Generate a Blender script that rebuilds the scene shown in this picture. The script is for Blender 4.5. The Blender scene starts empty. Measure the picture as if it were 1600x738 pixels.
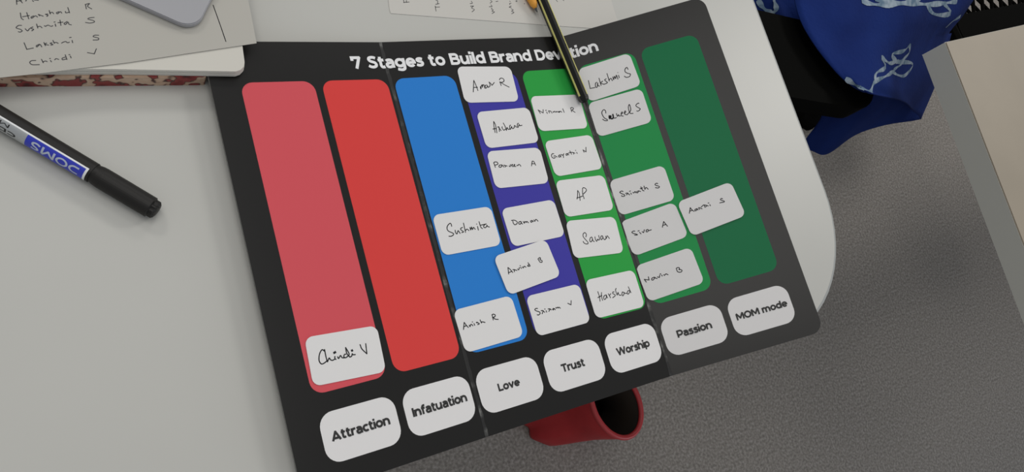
import bpy, bmesh, math, random
import numpy as np
from mathutils import Vector, Matrix
from mathutils.bvhtree import BVHTree
random.seed(7)
S = bpy.context.scene
COL = S.collection

# ------------------------------------------------------------------ camera
# table frame in millimetres: x along the board's long side, y away, z up from the board's middle panel
TOP = 0.742                                   # height of the board's middle panel above the floor
FPX = 1164.47
def _rot(v):
    v = np.array(v, float); t = np.linalg.norm(v); k = v / t
    K = np.array([[0, -k[2], k[1]], [k[2], 0, -k[0]], [-k[1], k[0], 0]])
    return np.eye(3) + math.sin(t) * K + (1 - math.cos(t)) * K @ K
RV, TV = (2.791000, -0.331000, 0.703000), (-148.794, -80.381, 404.669)
RC = _rot(RV); TC = np.array(TV); CAM = -RC.T @ TC
def W(p): return Vector((p[0] / 1000, p[1] / 1000, TOP + p[2] / 1000))
cd = bpy.data.cameras.new('camera'); cam = bpy.data.objects.new('camera', cd); COL.objects.link(cam)
cd.sensor_width = 36; cd.lens = 36 * FPX / 1600; cd.clip_start = 0.01; cd.clip_end = 50
M = Matrix(np.column_stack([RC[0], -RC[1], -RC[2]]).tolist()).to_4x4(); M.translation = W(CAM)
cam.matrix_world = M; S.camera = cam

# ------------------------------------------------------------------ light
S.view_settings.view_transform = 'Standard'; S.view_settings.look = 'None'
S.view_settings.gamma = 1; S.view_settings.use_curve_mapping = False; S.view_settings.exposure = 0
wd = bpy.data.worlds.new('room_ambient'); S.world = wd; wd.use_nodes = True
wd.node_tree.nodes['Background'].inputs[0].default_value = (0.96, 0.98, 1.0, 1)
wd.node_tree.nodes['Background'].inputs[1].default_value = 0.34
def area(name, loc, target, size, power, colr=(1, 0.97, 0.92)):
    l = bpy.data.lights.new(name, 'AREA'); l.shape = 'RECTANGLE'; l.size, l.size_y = size; l.energy = power; l.color = colr
    o = bpy.data.objects.new(name, l); COL.objects.link(o); o.location = loc
    o.rotation_euler = (Vector(target) - Vector(loc)).to_track_quat('-Z', 'Y').to_euler(); return o
area('ceiling_lamp_far', (-0.6, 2.2, 2.7), (-0.6, 2.2, 0), (0.6, 0.6), 17)
area('ceiling_lamp_corner', (1.5, 2.2, 2.7), (1.5, 2.2, 0), (0.6, 0.6), 15)
area('ceiling_lamp_right', (2.8, 0.7, 2.7), (1.2, 0.3, 0.7), (0.6, 0.6), 22)
area('ceiling_lamp_near', (-0.2, 0.25, 2.7), (-0.2, 0.25, 0), (1.2, 1.2), 9)
area('window_daylight', (2.0, -2.4, 1.6), (1.2, -0.8, 0), (1.4, 1.2), 17, (0.82, 0.9, 1))

# ------------------------------------------------------------------ materials
def mat(name, col, rough=0.5, spec=0.5, **kw):
    m = bpy.data.materials.new(name); m.use_nodes = True
    b = m.node_tree.nodes['Principled BSDF']
    b.inputs['Base Color'].default_value = (*col, 1); b.inputs['Roughness'].default_value = rough
    b.inputs['Specular IOR Level'].default_value = spec
    for k, v in kw.items(): b.inputs[k].default_value = v
    return m
def noisy(name, stops, scale, rough=0.6, spec=0.4, detail=4, bump=0.0, bscale=None, kind='noise', metallic=0):
    m = mat(name, stops[0][1], rough, spec); nt = m.node_tree; b = nt.nodes['Principled BSDF']; b.inputs['Metallic'].default_value = metallic
    tc = nt.nodes.new('ShaderNodeTexCoord')
    if kind == 'voronoi':
        t = nt.nodes.new('ShaderNodeTexVoronoi'); t.inputs['Scale'].default_value = scale; out = t.outputs['Color']
    else:
        t = nt.nodes.new('ShaderNodeTexNoise'); t.inputs['Scale'].default_value = scale; t.inputs['Detail'].default_value = detail; out = t.outputs['Fac']
    nt.links.new(tc.outputs['Object'], t.inputs['Vector'])
    r = nt.nodes.new('ShaderNodeValToRGB'); e = r.color_ramp.elements
    while len(e) < len(stops): e.new(0.5)
    for i, (p, c) in enumerate(stops): e[i].position = p; e[i].color = (*c, 1)
    nt.links.new(out, r.inputs['Fac']); nt.links.new(r.outputs['Color'], b.inputs['Base Color'])
    if bump:
        n = nt.nodes.new('ShaderNodeTexNoise'); n.inputs['Scale'].default_value = bscale or scale
        nt.links.new(tc.outputs['Object'], n.inputs['Vector'])
        bp = nt.nodes.new('ShaderNodeBump'); bp.inputs['Strength'].default_value = bump; bp.inputs['Distance'].default_value = 0.002
        nt.links.new(n.outputs['Fac'], bp.inputs['Height']); nt.links.new(bp.outputs['Normal'], b.inputs['Normal'])
    return m
MT = dict(
    laminate=noisy('white_laminate', [(0.3, (.47, .468, .44)), (0.7, (.495, .493, .463))], 6, 0.42, 0.6),
    band=mat('grey_edge_band', (.35, .36, .35), 0.45),
    cream=noisy('cream_laminate', [(0.3, (.305, .262, .203)), (0.7, (.342, .293, .228))], 9, 0.5, 0.35),
    cream_edge=mat('pale_edge', (.50, .50, .46), 0.5),
    steel=mat('grey_powder_coat', (.30, .31, .32), 0.4, 0.5, Metallic=0.4),
    black_print=mat('black_print', (.012, .0115, .011), 0.27, 0.3),
    board_edge=mat('cut_board_edge', (.20, .20, .19), 0.8),
    title=mat('white_print', (.82, .82, .83), 0.45), ink_print=mat('black_lettering', (.012, .012, .012), 0.5),
    caption=mat('white_caption_print', (.755, .742, .742), 0.42, 0.45),
    card=mat('white_card', (.755, .745, .742), 0.55, 0.3), ink=mat('black_ink', (.012, .013, .015), 0.6, 0.2),
    pen_ink=mat('grey_ballpoint_ink', (.06, .06, .065), 0.6, 0.2),
    paper=mat('paper', (.64, .62, .565), 0.85, 0.15), list_paper=mat('grey_paper_sheet', (.47, .455, .415), 0.85, 0.15), paper2=mat('paper_sheet', (.58, .565, .53), 0.85, 0.15),
    silver=mat('silver_metal', (.36, .362, .385), 0.4, 0.4, Metallic=0.2), dark_gap=mat('dark_rubber', (.02, .02, .022), 0.7),
    black_plastic=mat('black_plastic', (.010, .009, .008), 0.5, 0.35), foil=mat('silver_label', (.50, .52, .53), 0.28, 0.5, Metallic=0.55),
    blue_label=mat('blue_label', (.03, .045, .50), 0.3), pale_label=mat('pale_label_print', (.50, .56, .68), 0.35),
    white_line=mat('white_label_border', (.85, .86, .86), 0.4),
    pencil_black=mat('black_lacquer', (.006, .006, .0055), 0.32, 0.3), stripe=mat('yellow_stripe', (.55, .52, .16), 0.4),
    wood=mat('orange_wood', (.80, .36, .045), 0.55), lead=mat('graphite', (.05, .055, .06), 0.4), yellow=mat('yellow_lacquer', (.80, .45, .05), 0.35),
    red=noisy('red_leather', [(0.3, (.30, .012, .016)), (0.7, (.42, .022, .026))], 14, 0.42, 0.4, bump=0.3, bscale=30),
    red_rim=mat('red_piping', (.40, .03, .035), 0.4), lining=noisy('dark_lining', [(0.35, (.012, .011, .010)), (0.75, (.045, .03, .02))], 10, 0.8),
    navy=noisy('navy_cotton', [(0.3, (.006, .017, .105)), (0.7, (.010, .030, .17))], 12, 0.9, 0.1, bump=0.25, bscale=240),
    motif=noisy('pale_blue_print', [(0.35, (.12, .19, .27)), (0.65, (.36, .43, .50))], 90, 0.9, 0.1),
    chair=mat('black_nylon', (.003, .003, .0026), 0.7, 0.02), chair_fabric=noisy('black_fabric', [(0.4, (.006, .006, .007)), (0.6, (.014, .014, .015))], 200, 0.95, 0.1),
    chrome=mat('grey_metal', (.35, .35, .36), 0.3, 0.5, Metallic=0.8))
MT['floor'] = noisy('speckled_carpet', [(0.28, (.155, .141, .128)), (0.5, (.252, .231, .21)), (0.72, (.37, .346, .322))], 210, 0.85, 0.25, detail=5, bump=0.25, bscale=300)
MT['cover'] = noisy('red_cream_pattern', [(0.28, (.03, .006, .006)), (0.38, (.20, .018, .018)), (0.455, (.26, .04, .035)), (0.475, (.03, .008, .008)), (0.505, (.50, .33, .23)), (0.60, (.55, .40, .29)), (0.625, (.05, .015, .012)), (0.65, (.24, .03, .03))], 100, 0.5, 0.4, detail=2)
MT['scuff'] = noisy('scuffed_fold', [(0.50, (.010, .010, .010)), (0.60, (.05, .05, .048)), (0.72, (.22, .22, .21))], 120, 0.5, 0.4, detail=6)
STRIPC = [('pale_red', (.66, .095, .115)), ('red', (.70, .062, .058)), ('light_blue', (.030, .215, .64)), ('indigo', (.058, .052, .36)),
          ('grass_green', (.030, .35, .062)), ('mid_green', (.016, .29, .075)), ('dark_green', (.008, .165, .062))]
for n, c in STRIPC: MT['s_' + n] = mat(n + '_print', c, 0.30, 0.10)

# ------------------------------------------------------------------ helpers
def link(name, me, m=None, parent=None):
    o = bpy.data.objects.new(name, me); COL.objects.link(o)
    if m is not None and me is not None:
        for k in (m if isinstance(m, (list, tuple)) else [m]): me.materials.append(MT[k] if isinstance(k, str) else k)
    if parent: o.parent = parent
    return o
def mesh(name, V, F, m, parent=None, smooth=False, mi=None):
    me = bpy.data.meshes.new(name); me.from_pydata([tuple(v) for v in V], [], F)
    if smooth:
        for p in me.polygons: p.use_smooth = True
    o = link(name, me, m, parent)
    if mi:
        for p, k in zip(me.polygons, mi): p.material_index = k
    return o
def empty(name, loc, label, cat, group=None):
    """An Empty at a thing's base; its parts are given in world space and reparented with the inverse."""
    o = bpy.data.objects.new(name, None); COL.objects.link(o); o.location = loc; o.empty_display_size = 0.02
    tag(o, label, cat, group); return o
def tag(o, label=None, cat=None, group=None, kind=None):
    if label: o['label'] = label
    if cat: o['category'] = cat
    if group: o['group'] = group
    if kind: o['kind'] = kind
    return o
def adopt(parent, *kids):
    """Parent parts whose vertices are in world space to a thing at its own base."""
    for k in kids:
        k.parent = parent
        base = Vector((0, 0, 0)); q = parent
        while q is not None: base += q.location; q = q.parent
        if k.data: k.data.transform(Matrix.Translation(-base))
    return kids[0]
class MB:
    def __init__(s): s.V = []; s.F = []; s.MI = []
    def add(s, V, F, mi=0):
        b = len(s.V); s.V += [tuple(v) for v in V]; s.F += [tuple(i + b for i in f) for f in F]; s.MI += [mi] * len(F)
    def box(s, c, size, R=None, mi=0):
        sx, sy, sz = [k / 2 for k in size]; V = [Vector((x, y, z)) for x in (-sx, sx) for y in (-sy, sy) for z in (-sz, sz)]
        if R: V = [R @ v for v in V]
        s.add([v + Vector(c) for v in V], [(0, 1, 3, 2), (4, 6, 7, 5), (0, 4, 5, 1), (2, 3, 7, 6), (0, 2, 6, 4), (1, 5, 7, 3)], mi)
    def tube(s, pts, r, n=10, caps=True, mi=0):
        pts = [Vector(p) for p in pts]; k = len(pts); rr = r if isinstance(r, (list, tuple)) else [r] * k; V = []; up = None
        for i, p in enumerate(pts):
            d = (pts[min(i + 1, k - 1)] - pts[max(i - 1, 0)]).normalized()
            if up is None: up = d.orthogonal().normalized()
            up = (up - d * up.dot(d)).normalized(); sd = d.cross(up)
            for j in range(n):
                a = 2 * math.pi * j / n; V.append(p + (up * math.cos(a) + sd * math.sin(a)) * rr[i])
        F = [(i * n + j, i * n + (j + 1) % n, (i + 1) * n + (j + 1) % n, (i + 1) * n + j) for i in range(k - 1) for j in range(n)]
        if caps: F += [tuple(range(n - 1, -1, -1)), tuple(range((k - 1) * n, k * n))]
        s.add(V, F, mi)
    def prism(s, poly, zt, zb, mi=0, mside=None, f=None):
        """extrude a 2-D outline between two heights; f maps (x,y,z) to the final place"""
        f = f or (lambda x, y, z: (x, y, z)); n = len(poly)
        V = [f(x, y, zt) for x, y in poly] + [f(x, y, zb) for x, y in poly]
        s.add(V, [tuple(range(n)), tuple(range(2 * n - 1, n - 1, -1))], mi)
        s.add(V, [(i, i + n, (i + 1) % n + n, (i + 1) % n) for i in range(n)], mi if mside is None else mside)
    def build(s, name, m, parent=None, smooth=False): return mesh(name, s.V, s.F, m, parent, smooth, s.MI)
def bevel(o, w, seg=2):
    b = o.modifiers.new('bevel', 'BEVEL'); b.width = w; b.segments = seg; b.limit_method = 'ANGLE'; b.angle_limit = 0.6; return o
def rrect(x0, y0, x1, y1, r, n=7):
    rs = r if isinstance(r, (list, tuple)) else [r] * 4        # bl br tr tl, counter-clockwise
    P = []
    for (cx, cy, a0), q in zip([(x0, y0, 180), (x1, y0, 270), (x1, y1, 0), (x0, y1, 90)], rs):
        sx = 1 if cx == x0 else -1; sy = 1 if cy == y0 else -1
        if q <= 0: P.append((cx, cy)); continue
        for i in range(n + 1):
            a = math.radians(a0 + 90 * i / n); P.append((cx + sx * q + q * math.cos(a), cy + sy * q + q * math.sin(a)))
    return P
def ray(px, py):
    return RC.T @ np.array([(px - 800) / FPX, (py - 369) / FPX, 1.0])
def at(px, py, z=0.0):
    d = ray(px, py); return CAM + (z - CAM[2]) / d[2] * d
def on_plane(px, py, o, n):
    d = ray(px, py); return CAM + np.dot(o - CAM, n) / np.dot(d, n) * d
def smooth_line(P, k=4):
    if len(P) < 3: return [np.array(p, float) for p in P]
    P = [np.array(p, float) for p in P]; Q = [2 * P[0] - P[1]] + P + [2 * P[-1] - P[-2]]; out = []
    for i in range(1, len(Q) - 2):
        a, b, c, d = Q[i - 1:i + 3]
        for j in range(k):
            t = j / k; out.append(0.5 * (2 * b + (c - a) * t + (2 * a - 5 * b + 4 * c - d) * t * t + (3 * b - a - 3 * c + d) * t ** 3))
    return out + [P[-1]]
def stroke2(P, w, closed=False):
    """a 2-D centre line as quads of constant width with mitred joints"""
    P = [np.array(p, float) for p in P]; Q = [P[0]]
    for p in P[1:]:
        if np.linalg.norm(p - Q[-1]) > 1e-6: Q.append(p)
    P = Q; n = len(P); L = []; R = []
    for i in range(n):
        d0 = P[i] - P[i - 1] if (i > 0 or closed) else None; d1 = P[(i + 1) % n] - P[i] if (i < n - 1 or closed) else None
        if d0 is None: d0 = d1
        if d1 is None: d1 = d0
        d0 = d0 / np.linalg.norm(d0); d1 = d1 / np.linalg.norm(d1); n0 = np.array([-d0[1], d0[0]]); n1 = np.array([-d1[1], d1[0]])
        m = n0 + n1; q = np.dot(m, m)
        m = n0 if q < 1e-6 else m * min(2 / q, 1.6)
        L.append(P[i] + m * w / 2); R.append(P[i] - m * w / 2)
    V = L + R; F = [(i, (i + n), ((i + 1) % n + n), (i + 1) % n) for i in range(n if closed else n - 1)]
    return V, F

# ------------------------------------------------------------------ printed letters (bold geometric, cap height 700)
def arc(cx, cy, rx, ry, a0, a1, n=14):
    return [(cx + rx * math.cos(math.radians(a0 + (a1 - a0) * i / n)), cy + ry * math.sin(math.radians(a0 + (a1 - a0) * i / n))) for i in range(n + 1)]
def cr(*P): return [tuple(p) for p in smooth_line(P, 5)]
GL = {
 'I': (150, [[(75, 0), (75, 700)]]),
 'A': (700, [[(45, 0), (350, 640), (655, 0)], [(160, 175), (540, 175)]]),
 'B': (600, [[(75, 0), (75, 700)], [(75, 632), (330, 632)] + arc(330, 502, 150, 130, 90, -90) + [(75, 372)], [(75, 372), (350, 372)] + arc(350, 220, 175, 152, 90, -90) + [(75, 68)]]),
 'C': (600, [arc(370, 350, 295, 282, 48, 312, 22)]),
 'D': (660, [[(75, 0), (75, 700)], [(75, 630), (300, 630)] + arc(300, 350, 285, 280, 90, -90, 18) + [(75, 70)]]),
 'E': (540, [[(530, 630), (75, 630), (75, 70), (540, 70)], [(75, 355), (490, 355)]]),
 'K': (620, [[(75, 0), (75, 700)], [(580, 700), (110, 260)], [(260, 390), (610, 0)]]),
 'L': (500, [[(75, 700), (75, 70), (500, 70)]]),
 'M': (820, [[(75, 0), (75, 640)], [(75, 700), (410, 190), (745, 700)], [(745, 640), (745, 0)]]),
 'O': (760, [arc(380, 350, 305, 285, 0, 360, 28)[:-1] + ['c']]),
 'P': (590, [[(75, 0), (75, 700)], [(75, 630), (330, 630)] + arc(330, 435, 195, 195, 90, -90) + [(75, 240)]]),
 'R': (610, [[(75, 0), (75, 700)], [(75, 630), (330, 630)] + arc(330, 435, 195, 195, 90, -90) + [(75, 240)], [(330, 250), (560, 0)]]),
 'S': (580, [cr((510, 585), (420, 628), (290, 636), (160, 595), (125, 505), (185, 420), (300, 372), (430, 318), (482, 215), (440, 115), (300, 65), (160, 85), (50, 150))]),
 'T': (600, [[(0, 630), (600, 630)], [(300, 0), (300, 640)]]),
 'V': (680, [[(40, 700), (340, 60), (640, 700)]]),
 'W': (1010, [[(40, 700), (260, 60), (505, 660), (750, 60), (970, 700)]]),
 '7': (540, [[(65, 450), (65, 630), (470, 630), (215, 0)]]),
 '-': (300, [[(20, 270), (280, 270)]]), ' ': (250, []),
 'a': (500, [cr((70, 410), (150, 460), (260, 474), (370, 440), (422, 330)) + [(422, 0)], cr((422, 300), (250, 300), (110, 250), (85, 165), (140, 80), (250, 62), (360, 100), (422, 180))]),
 'c': (470, [arc(285, 270, 215, 205, 48, 312, 20)]),
 'd': (590, [[(515, 0), (515, 740)], arc(290, 270, 215, 205, 0, 360, 22)[:-1] + ['c']]),
 'e': (545, [[(90, 268), (485, 268)] + arc(290, 270, 212, 205, 0, 318, 22)]),
 'f': (340, [[(135, 0), (135, 540)] + arc(285, 560, 150, 118, 180, 80, 8) + [(350, 672)], [(10, 478), (330, 478)]]),
 'g': (590, [arc(290, 280, 215, 195, 0, 360, 22)[:-1] + ['c'], [(515, 540), (515, 60)] + cr((515, 40), (480, -80), (380, -132), (270, -135), (90, -85))]),
 'h': (570, [[(75, 0), (75, 740)], cr((75, 270), (110, 400), (210, 470), (330, 470), (430, 410), (478, 290)) + [(478, 0)]]),
 'i': (150, [[(75, 0), (75, 540)], [(75, 605), (75, 765)]]),
 'l': (150, [[(75, 0), (75, 740)]]),
 'm': (880, [[(75, 0), (75, 540)], cr((75, 270), (105, 400), (190, 470), (290, 470), (375, 410), (415, 290)) + [(415, 0)], cr((415, 270), (445, 400), (530, 470), (640, 470), (735, 410), (785, 290)) + [(785, 0)]]),
 'n': (570, [[(75, 0), (75, 540)], cr((75, 270), (110, 400), (210, 470), (330, 470), (430, 410), (478, 290)) + [(478, 0)]]),
 'o': (570, [arc(285, 270, 215, 205, 0, 360, 22)[:-1] + ['c']]),
 'p': (590, [[(75, -190), (75, 540)], arc(300, 270, 215, 205, 0, 360, 22)[:-1] + ['c']]),
 'r': (370, [[(75, 0), (75, 540)], cr((75, 270), (110, 390), (200, 455), (360, 470))]),
 's': (450, [cr((410, 430), (320, 468), (215, 472), (125, 440), (100, 385), (150, 325), (240, 296), (340, 262), (378, 185), (330, 95), (220, 62), (110, 75), (30, 118))]),
 't': (370, [[(150, 670), (150, 190)] + cr((150, 170), (180, 90), (250, 66), (360, 90)), [(10, 478), (340, 478)]]),
 'u': (570, [[(75, 540), (75, 250)] + cr((75, 230), (110, 120), (200, 68), (320, 80), (410, 150), (478, 270)), [(478, 540), (478, 0)]]),
 'v': (540, [[(40, 540), (270, 50), (500, 540)]]),
}
def text_strokes(s, weight=150, track=45, fine=0):
    """[(vertices, faces)] in glyph units and the total width"""
    x = 0; out = []
    for ch in s:
        adv, st = GL[ch]
        for P in st:
            closed = P[-1] == 'c'
            Q = P[:-1] if closed else P
            if fine:
                q2 = [Q[0]]
                for a in Q[1:]:
                    k = max(1, int(math.hypot(a[0] - q2[-1][0], a[1] - q2[-1][1]) / fine)); p0 = q2[-1]
                    q2 += [(p0[0] + (a[0] - p0[0]) * i / k, p0[1] + (a[1] - p0[1]) * i / k) for i in range(1, k + 1)]
                Q = q2
            parts = [Q]
            if not closed:                      # sharp corners (V, W, M, A) are two strokes that overlap, not a mitre
                parts = [[Q[0]]]
                for i in range(1, len(Q)):
                    parts[-1].append(Q[i])
                    if i < len(Q) - 1:
                        a0 = math.atan2(Q[i][1] - Q[i-1][1], Q[i][0] - Q[i-1][0]); a1 = math.atan2(Q[i+1][1] - Q[i][1], Q[i+1][0] - Q[i][0])
                        if abs((a1 - a0 + math.pi) % (2 * math.pi) - math.pi) > 1.75:
                            e = weight * 0.32; parts[-1][-1] = (Q[i][0] + e * math.cos(a0), Q[i][1] + e * math.sin(a0)); parts.append([(Q[i][0] - e * math.cos(a1), Q[i][1] - e * math.sin(a1))])
            for q in parts:
                V, F = stroke2([(px + x, py) for px, py in q], weight, closed); out.append((V, F))
        x += adv + track
    return out, x - track
def lettering(name, s, f, x0, x1, y, m, weight=150, parent=None, track=45):
    st, w = text_strokes(s, weight, track); k = (x1 - x0) / w; b = MB()
    for si, (V, F) in enumerate(st):            # each pass of the print a few microns over the last, so overlaps stay clean
        n2 = len(V) // 2
        b.add([f(x0 + v[0] * k, y + v[1] * k, 0.004 * (i % n2) + 0.05 * (si % 3)) for i, v in enumerate(V)], F)
    return b.build(name, m, parent)

# ------------------------------------------------------------------ setting
FL = MB(); FL.box((0.9, 0.3, -0.01), (6.5, 6, 0.02)); tag(FL.build('floor', 'floor'), kind='structure')

# ------------------------------------------------------------------ tables
tb = empty('meeting_table', (-0.25, 0.3, 0), 'large white laminate table carrying the black folded board', 'table')
TZ = TOP - 0.002
outline = rrect(-900, -214, 426, 820, [90, 97, 97, 90], 14)
m_ = MB(); m_.prism([(x / 1000, y / 1000) for x, y in outline], TZ, TZ - 0.025, 0)
top = m_.build('table_top', 'laminate'); adopt(tb, top)
inner = rrect(-900, -214, 426, 820, [90, 97, 97, 90], 14); outer = rrect(-902.2, -216.2, 428.2, 822.2, [92.2, 99.2, 99.2, 92.2], 14)
n = len(inner); V = []
for P, z in ((inner, TZ), (outer, TZ - 0.0006), (outer, TZ - 0.0245), (inner, TZ - 0.0245)): V += [(x / 1000, y / 1000, z) for x, y in P]
mesh_band = mesh('edge_band', V, [(k * n + i, (k + 1) * n + i, (k + 1) * n + (i + 1) % n, k * n + (i + 1) % n) for k in range(3) for i in range(n)], 'band'); adopt(tb, mesh_band)
for lx, ly in ((-0.8, -0.1), (0.30, -0.08), (-0.8, 0.72), (0.30, 0.72)):
    b = MB(); b.tube([(lx, ly, 0.0), (lx, ly, TZ - 0.026)], 0.025, 16); b.tube([(lx, ly, 0), (lx, ly, 0.012)], 0.032, 16); adopt(tb, b.build('leg', 'steel', smooth=False))

pts = [at(1478.7, 66, -2), at(1546.5, 250, -2)]
e0 = pts[0][:2]; ey = np.array([math.cos(math.radians(-93.2)), math.sin(math.radians(-93.2))]); ex = np.array([math.cos(math.radians(5.6)), math.sin(math.radians(5.6))])
sb = empty('side_table', (e0[0] / 1000 + 0.4, e0[1] / 1000 - 0.3, 0), 'cream topped table standing across the aisle to the right of the white table', 'table')
def st(u, v, z): q = (e0 + ex * u + ey * v) / 1000; return (q[0], q[1], z)
b = MB(); pl = [(0, 0), (0, 700), (3000, 700), (3000, 0)]
b.prism(pl, TZ, TZ - 0.0012, 0, None, st); adopt(sb, b.build('table_top', 'cream'))
b = MB(); b.prism([(-0.6, -0.6), (-0.6, 700.6), (3000.6, 700.6), (3000.6, -0.6)], TZ - 0.0012, TZ - 0.026, 0, None, st); adopt(sb, bevel(b.build('table_core', 'cream_edge'), 0.001))
for u, v in ((1520, 90), (1520, 610), (2850, 90), (2850, 610)):
    b = MB(); c = st(u, v, 0); b.tube([(c[0], c[1], 0), (c[0], c[1], TZ - 0.026)], 0.022, 14); adopt(sb, b.build('leg', 'steel'))

# ------------------------------------------------------------------ the folded board
A1, A2, SW, PITCH = 0.070, 0.503, 40.585, 45.0
F1 = 2 * PITCH - (PITCH - SW) / 2; F2 = 5 * PITCH - (PITCH - SW) / 2
UXL = np.array([math.cos(A1), 0, -math.sin(A1)]); UXR = np.array([math.cos(A2), 0, math.sin(A2)])
def panel_frame(k):
    if k == 'l': return np.array([F1, 0, 0]), UXL
    if k == 'r': return np.array([F2, 0, 0]), UXR
    return np.array([0, 0, 0.0]), np.array([1.0, 0, 0])
def side(x): return 'l' if x < F1 else ('r' if x > F2 else 'm')
def BP(x, y, h=0.0, k=None):
    """flat board coordinates (mm) to the folded board in space (metres)"""
    o, u = panel_frame(k or side(x)); nn = np.cross(u, [0, 1.0, 0]); x0 = o[0]
    return W(o + u * (x - x0) + np.array([0, y, 0]) + nn * h)
XL, XR, YT, YB = -15.2, 324.2, 24.7, -216.6
board = empty('presentation_board', W((150, -95, -2)), 'black three-panel folding board with seven coloured strips lying on the white table', 'board')
panels = {}
for k, poly in (('l', rrect(XL, YB, F1, YT, [8, 0, 0, 8])), ('m', rrect(F1, YB, F2, YT, 0)), ('r', rrect(F2, YB, XR, YT, [0, 8, 8, 0]))):
    b = MB(); b.prism(poly, 0, -2.0, 0, 1, lambda x, y, z, k=k: BP(x, y, z, k))
    panels[k] = b.build('panel', ['black_print', 'board_edge']); adopt(board, panels[k])
CAPS = ['Attraction', 'Infatuation', 'Love', 'Trust', 'Worship', 'Passion', 'MOM mode']
CX = [(4.6, 35.9), (49.0, 82.1), (102.3, 116.1), (145.6, 162.1), (187.2, 213.1), (233.8, 257.0), (273.6, 307.5)]
for i, (nm, c) in enumerate(STRIPC):
    k = 'l' if i < 2 else ('m' if i < 5 else 'r'); x0 = i * PITCH
    b = MB(); b.prism(rrect(x0, -170.7, x0 + SW, 0, 6.6), 0.06, 0.0, 0, None, lambda x, y, z, k=k: BP(x, y, z, k))
    adopt(panels[k], tag(b.build('colour_strip', 's_' + nm), nm.replace('_', ' ') + ' printed strip'))
    b = MB(); b.prism(rrect(x0, -205.5, x0 + SW, -180.5, 7.6), 0.06, 0.0, 0, None, lambda x, y, z, k=k: BP(x, y, z, k))
    adopt(panels[k], tag(b.build('caption_box', 'caption'), 'white rounded caption box reading ' + CAPS[i]))
    o = lettering('caption_lettering', CAPS[i], lambda x, y, h, k=k: BP(x, y, 0.12 + h, k), CX[i][0], CX[i][1], -195.0, 'ink_print', 172, None, 30)
    adopt(panels[k], tag(o, 'bold black lettering ' + CAPS[i]))
o = lettering('title_lettering', '7 Stages to Build Brand Devotion', lambda x, y, h: BP(x, y, 0.10 + h), 66.2, 243.4, 7.2, 'title', 162, None, 38)
adopt(board, tag(o, 'bold white title lettering 7 Stages to Build Brand Devotion'))
for fx, w0, w1 in ((F1, 1.1, 1.5), (F2, 2.4, 0.5)):
    b = MB(); ys = [YB + (YT - YB) * j / 60 for j in range(61)]; V = []
    for y in ys:
        V += [BP(fx - w0 * (0.75 + 0.25 * math.sin(y * 1.7)), y, 0.07, side(fx - 1)), BP(fx, y, 0.07, side(fx - 1)), BP(fx + w1 * (0.8 + 0.2 * math.sin(y * 2.3 + 1)), y, 0.07, side(fx + 1))]
    b.add(V, [(3 * j + q, 3 * j + q + 1, 3 * j + q + 4, 3 * j + q + 3) for j in range(60) for q in (0, 1)])
    adopt(board, tag(b.build('fold_crease', 'scuff'), 'scuffed crease with white wear'))

# ------------------------------------------------------------------ handwriting and the name cards
def ink(name, strokes, org, nrm, width, m, lift=0.05):
    """strokes: lists of photo pixels -> ribbons lying on the plane (org, nrm)"""
    nrm = nrm / np.linalg.norm(nrm); b = MB()
    ux = np.cross([0, 1.0, 0], nrm); ux /= np.linalg.norm(ux); uy = np.cross(nrm, ux)
    for s in strokes:
        w = width
        if s and s[0] == 'thick': w = width * 1.9; s = s[1:]
        P3 = [on_plane(px, py, org, nrm) - org for px, py in s]
        P2 = [(np.dot(p, ux), np.dot(p, uy)) for p in P3]
        if len(P2) == 1: P2 = [(P2[0][0] - w / 3, P2[0][1]), (P2[0][0] + w / 3, P2[0][1])]
        P2 = smooth_line(P2, 4)
        d0 = P2[0] - P2[1]; d0 /= (np.linalg.norm(d0) + 1e-9); d1 = P2[-1] - P2[-2]; d1 /= (np.linalg.norm(d1) + 1e-9)
        P2 = [P2[0] + d0 * w * .3] + list(P2) + [P2[-1] + d1 * w * .3]
        V, F = stroke2(P2, w)
        b.add([W(org + ux * v[0] + uy * v[1] + nrm * lift) for v in V], F)
    return b.build(name, m)
def Z(x0, y0, sc, *strokes):
    out = []
    for s in strokes:
        t = [q if isinstance(q, str) else (x0 + q[0] / sc, y0 + q[1] / sc) for q in s]; out.append(t)
    return out
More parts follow.
